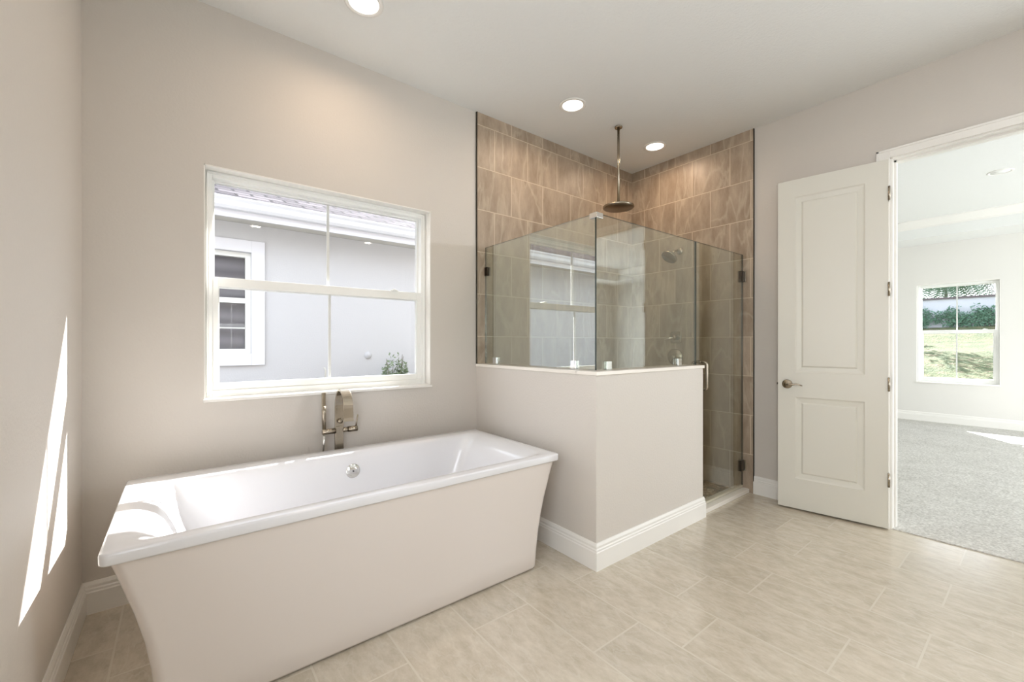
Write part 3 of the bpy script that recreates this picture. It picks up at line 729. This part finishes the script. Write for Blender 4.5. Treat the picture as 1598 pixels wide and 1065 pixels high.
def leaf_cluster(mb, c, rad, n, size, flat=1.0):
    for _ in range(n):
        d = Vector((random.gauss(0,1), random.gauss(0,1), random.gauss(0,1))).normalized()*random.random()**.4
        p = Vector(c) + Vector((d.x*rad[0], d.y*rad[1], d.z*rad[2]))
        u = Vector((random.uniform(-1,1), random.uniform(-1,1), random.uniform(-1,1))).normalized(); v = u.orthogonal().normalized()
        s = size*random.uniform(.6, 1.3)
        mb.bm.faces.new(mb.ring([p-u*s, p-v*s*.45+u*s*.1, p+u*s, p+v*s*.45+u*s*.1]))
def shrub(x, y, z0, h, r, label, n=320):
    t = thing('shrub', label, 'shrub', (x, y, z0))
    mb = MB(); stems = []
    for k in range(6):
        a = random.uniform(0, 2*PI); tip = Vector((math.cos(a)*r*.8, math.sin(a)*r*.8, h*random.uniform(.75, 1.0))); stems.append(tip)
        mb.tube([(0,0,0), tip*.5+Vector((0,0,.08)), tip], [.010,.006,.003], 6)
    mb.build('stem', M['bark'], t)
    mb = MB()
    for tip in stems: leaf_cluster(mb, tip*.85, (.09,.09,.14), n//6, .032)
    leaf_cluster(mb, (0,0,h*.6), (r*.8,r*.8,h*.35), n//2, .032)
    mb.build('foliage', M['shrub'], t)
shrub(2.34, 5.60, -.2, 1.46, .17, 'small leafy shrub by the white neighbour wall, left of the pair')
shrub(2.84, 5.60, -.2, 1.30, .13, 'small leafy shrub by the white neighbour wall, right of the pair')

# ------------------------------------------------------------------ outside the bedroom window: lawn, wall, vine, palm
LX0, LX1, LZ0, LZ1 = BX+.17, 20.0, -.05, 1.72
mb = MB()
NXg, NYg = 40, 60; grid = []
for i in range(NXg+1):
    row = []
    for j in range(NYg+1):
        x = LX0 + (LX1+.5-LX0)*i/NXg; y = -14 + 30*j/NYg
        z = LZ0 + (LZ1-LZ0)*(x-LX0)/(LX1-LX0) + .05*math.sin(x*1.3+y*.7)*min(1, (x-LX0)) + random.uniform(-.015,.015)
        row.append(mb.bm.verts.new((x, y, z)))
    grid.append(row)
for i in range(NXg):
    for j in range(NYg):
        f_ = mb.bm.faces.new((grid[i][j], grid[i+1][j], grid[i+1][j+1], grid[i][j+1])); f_.smooth = True
struct(mb.build('ground_lawn', M['grass']))
tr = thing('shade_tree', 'broad leafy tree at the edge of the lawn, beside the view of the bedroom window', 'tree', (19.2, 5.4, 1.45))
MB().tube([(0,0,0),(.1,0,1.6),(0,.1,3.2)], [.16,.12,.08], 10).build('trunk', M['bark'], tr)
mb = MB()
for k in range(30):
    leaf_cluster(mb, (random.uniform(-2.2,1.6), random.uniform(-1.6,1.4), random.uniform(2.4,4.6)), (.5,.5,.4), 60, .11)
mb.build('crown', M['leaf'], tr)
struct(MB().box((20.6, -20, 1.0), (34, 20, 1.2)).build('ground_behind_wall', M['grass']))
struct(MB().box((-12, -30, -.32), (LX0, BY0-.12, -.2)).build('ground_front_yard', M['grass']))
yw = thing('yard_wall', 'pale masonry garden wall with dark coping beyond the lawn', 'garden wall', (20.2, 0, 1.3))
MB().box((0,-10,0),(.2,1.0,1.42)).box((-.0,-10,0),(.2,.15,1.50)).box((0,1.0,0),(.2,14,1.42)).build('wall', M['concrete'], yw)
MB().box((-.05,.15,1.42),(.25,14,1.48)).box((-.05,-10,1.50),(.25,.15,1.56)).build('coping', M['coping'], yw)
mb = MB()
for k in range(330):
    y = random.uniform(-1.6, 4.0); zt = random.triangular(1.55, 2.45, 2.25 if y < 1.6 else 2.1)
    if 2.1 < y < 2.55 and random.random() < .75: continue
    leaf_cluster(mb, (20.07, y, zt), (.05,.20,.14), 26, .05)
vine = tag(mb.build('climbing_vine', M['leaf']), 'green leafy vine climbing the pale garden wall', 'vine', kind='stuff')
pm = thing('palm_tree', 'palm tree with drooping fronds behind the garden wall', 'palm tree', (25.5, 2.75, 1.2))
MB().tube([(0,0,0),(.05,0,1.4),(0,.05,2.95)], [.09,.05,.045], 12).build('trunk', M['bark'], pm)
mb = MB()
for k in range(34):
    a = 2*PI*k/34+random.uniform(-.1,.1); Lf = random.uniform(1.7, 2.4); el = random.uniform(.1, .9)
    prev = None
    for s in range(12):
        t_ = s/11; r_ = Lf*t_*math.cos(el*.6); zz = 2.95 + Lf*(math.sin(el)*t_ - 1.35*t_*t_) + .05
        p = Vector((math.cos(a)*r_, math.sin(a)*r_, zz))
        sd_ = Vector((-math.sin(a), math.cos(a), 0))
        if s:
            for q in range(3):
                pp = prev.lerp(p, q/3)
                for sg in (-1, 1):
                    wl = .55*math.sin(PI*min(1, t_*.9+.08))
                    tip = pp + sd_*sg*wl + Vector((math.cos(a)*.15, math.sin(a)*.15, -.18))
                    d2 = (p-prev).normalized()*.03
                    mb.bm.faces.new(mb.ring([pp-d2, pp+d2, tip]))
        prev = p
mb.build('frond', M['palm'], pm)
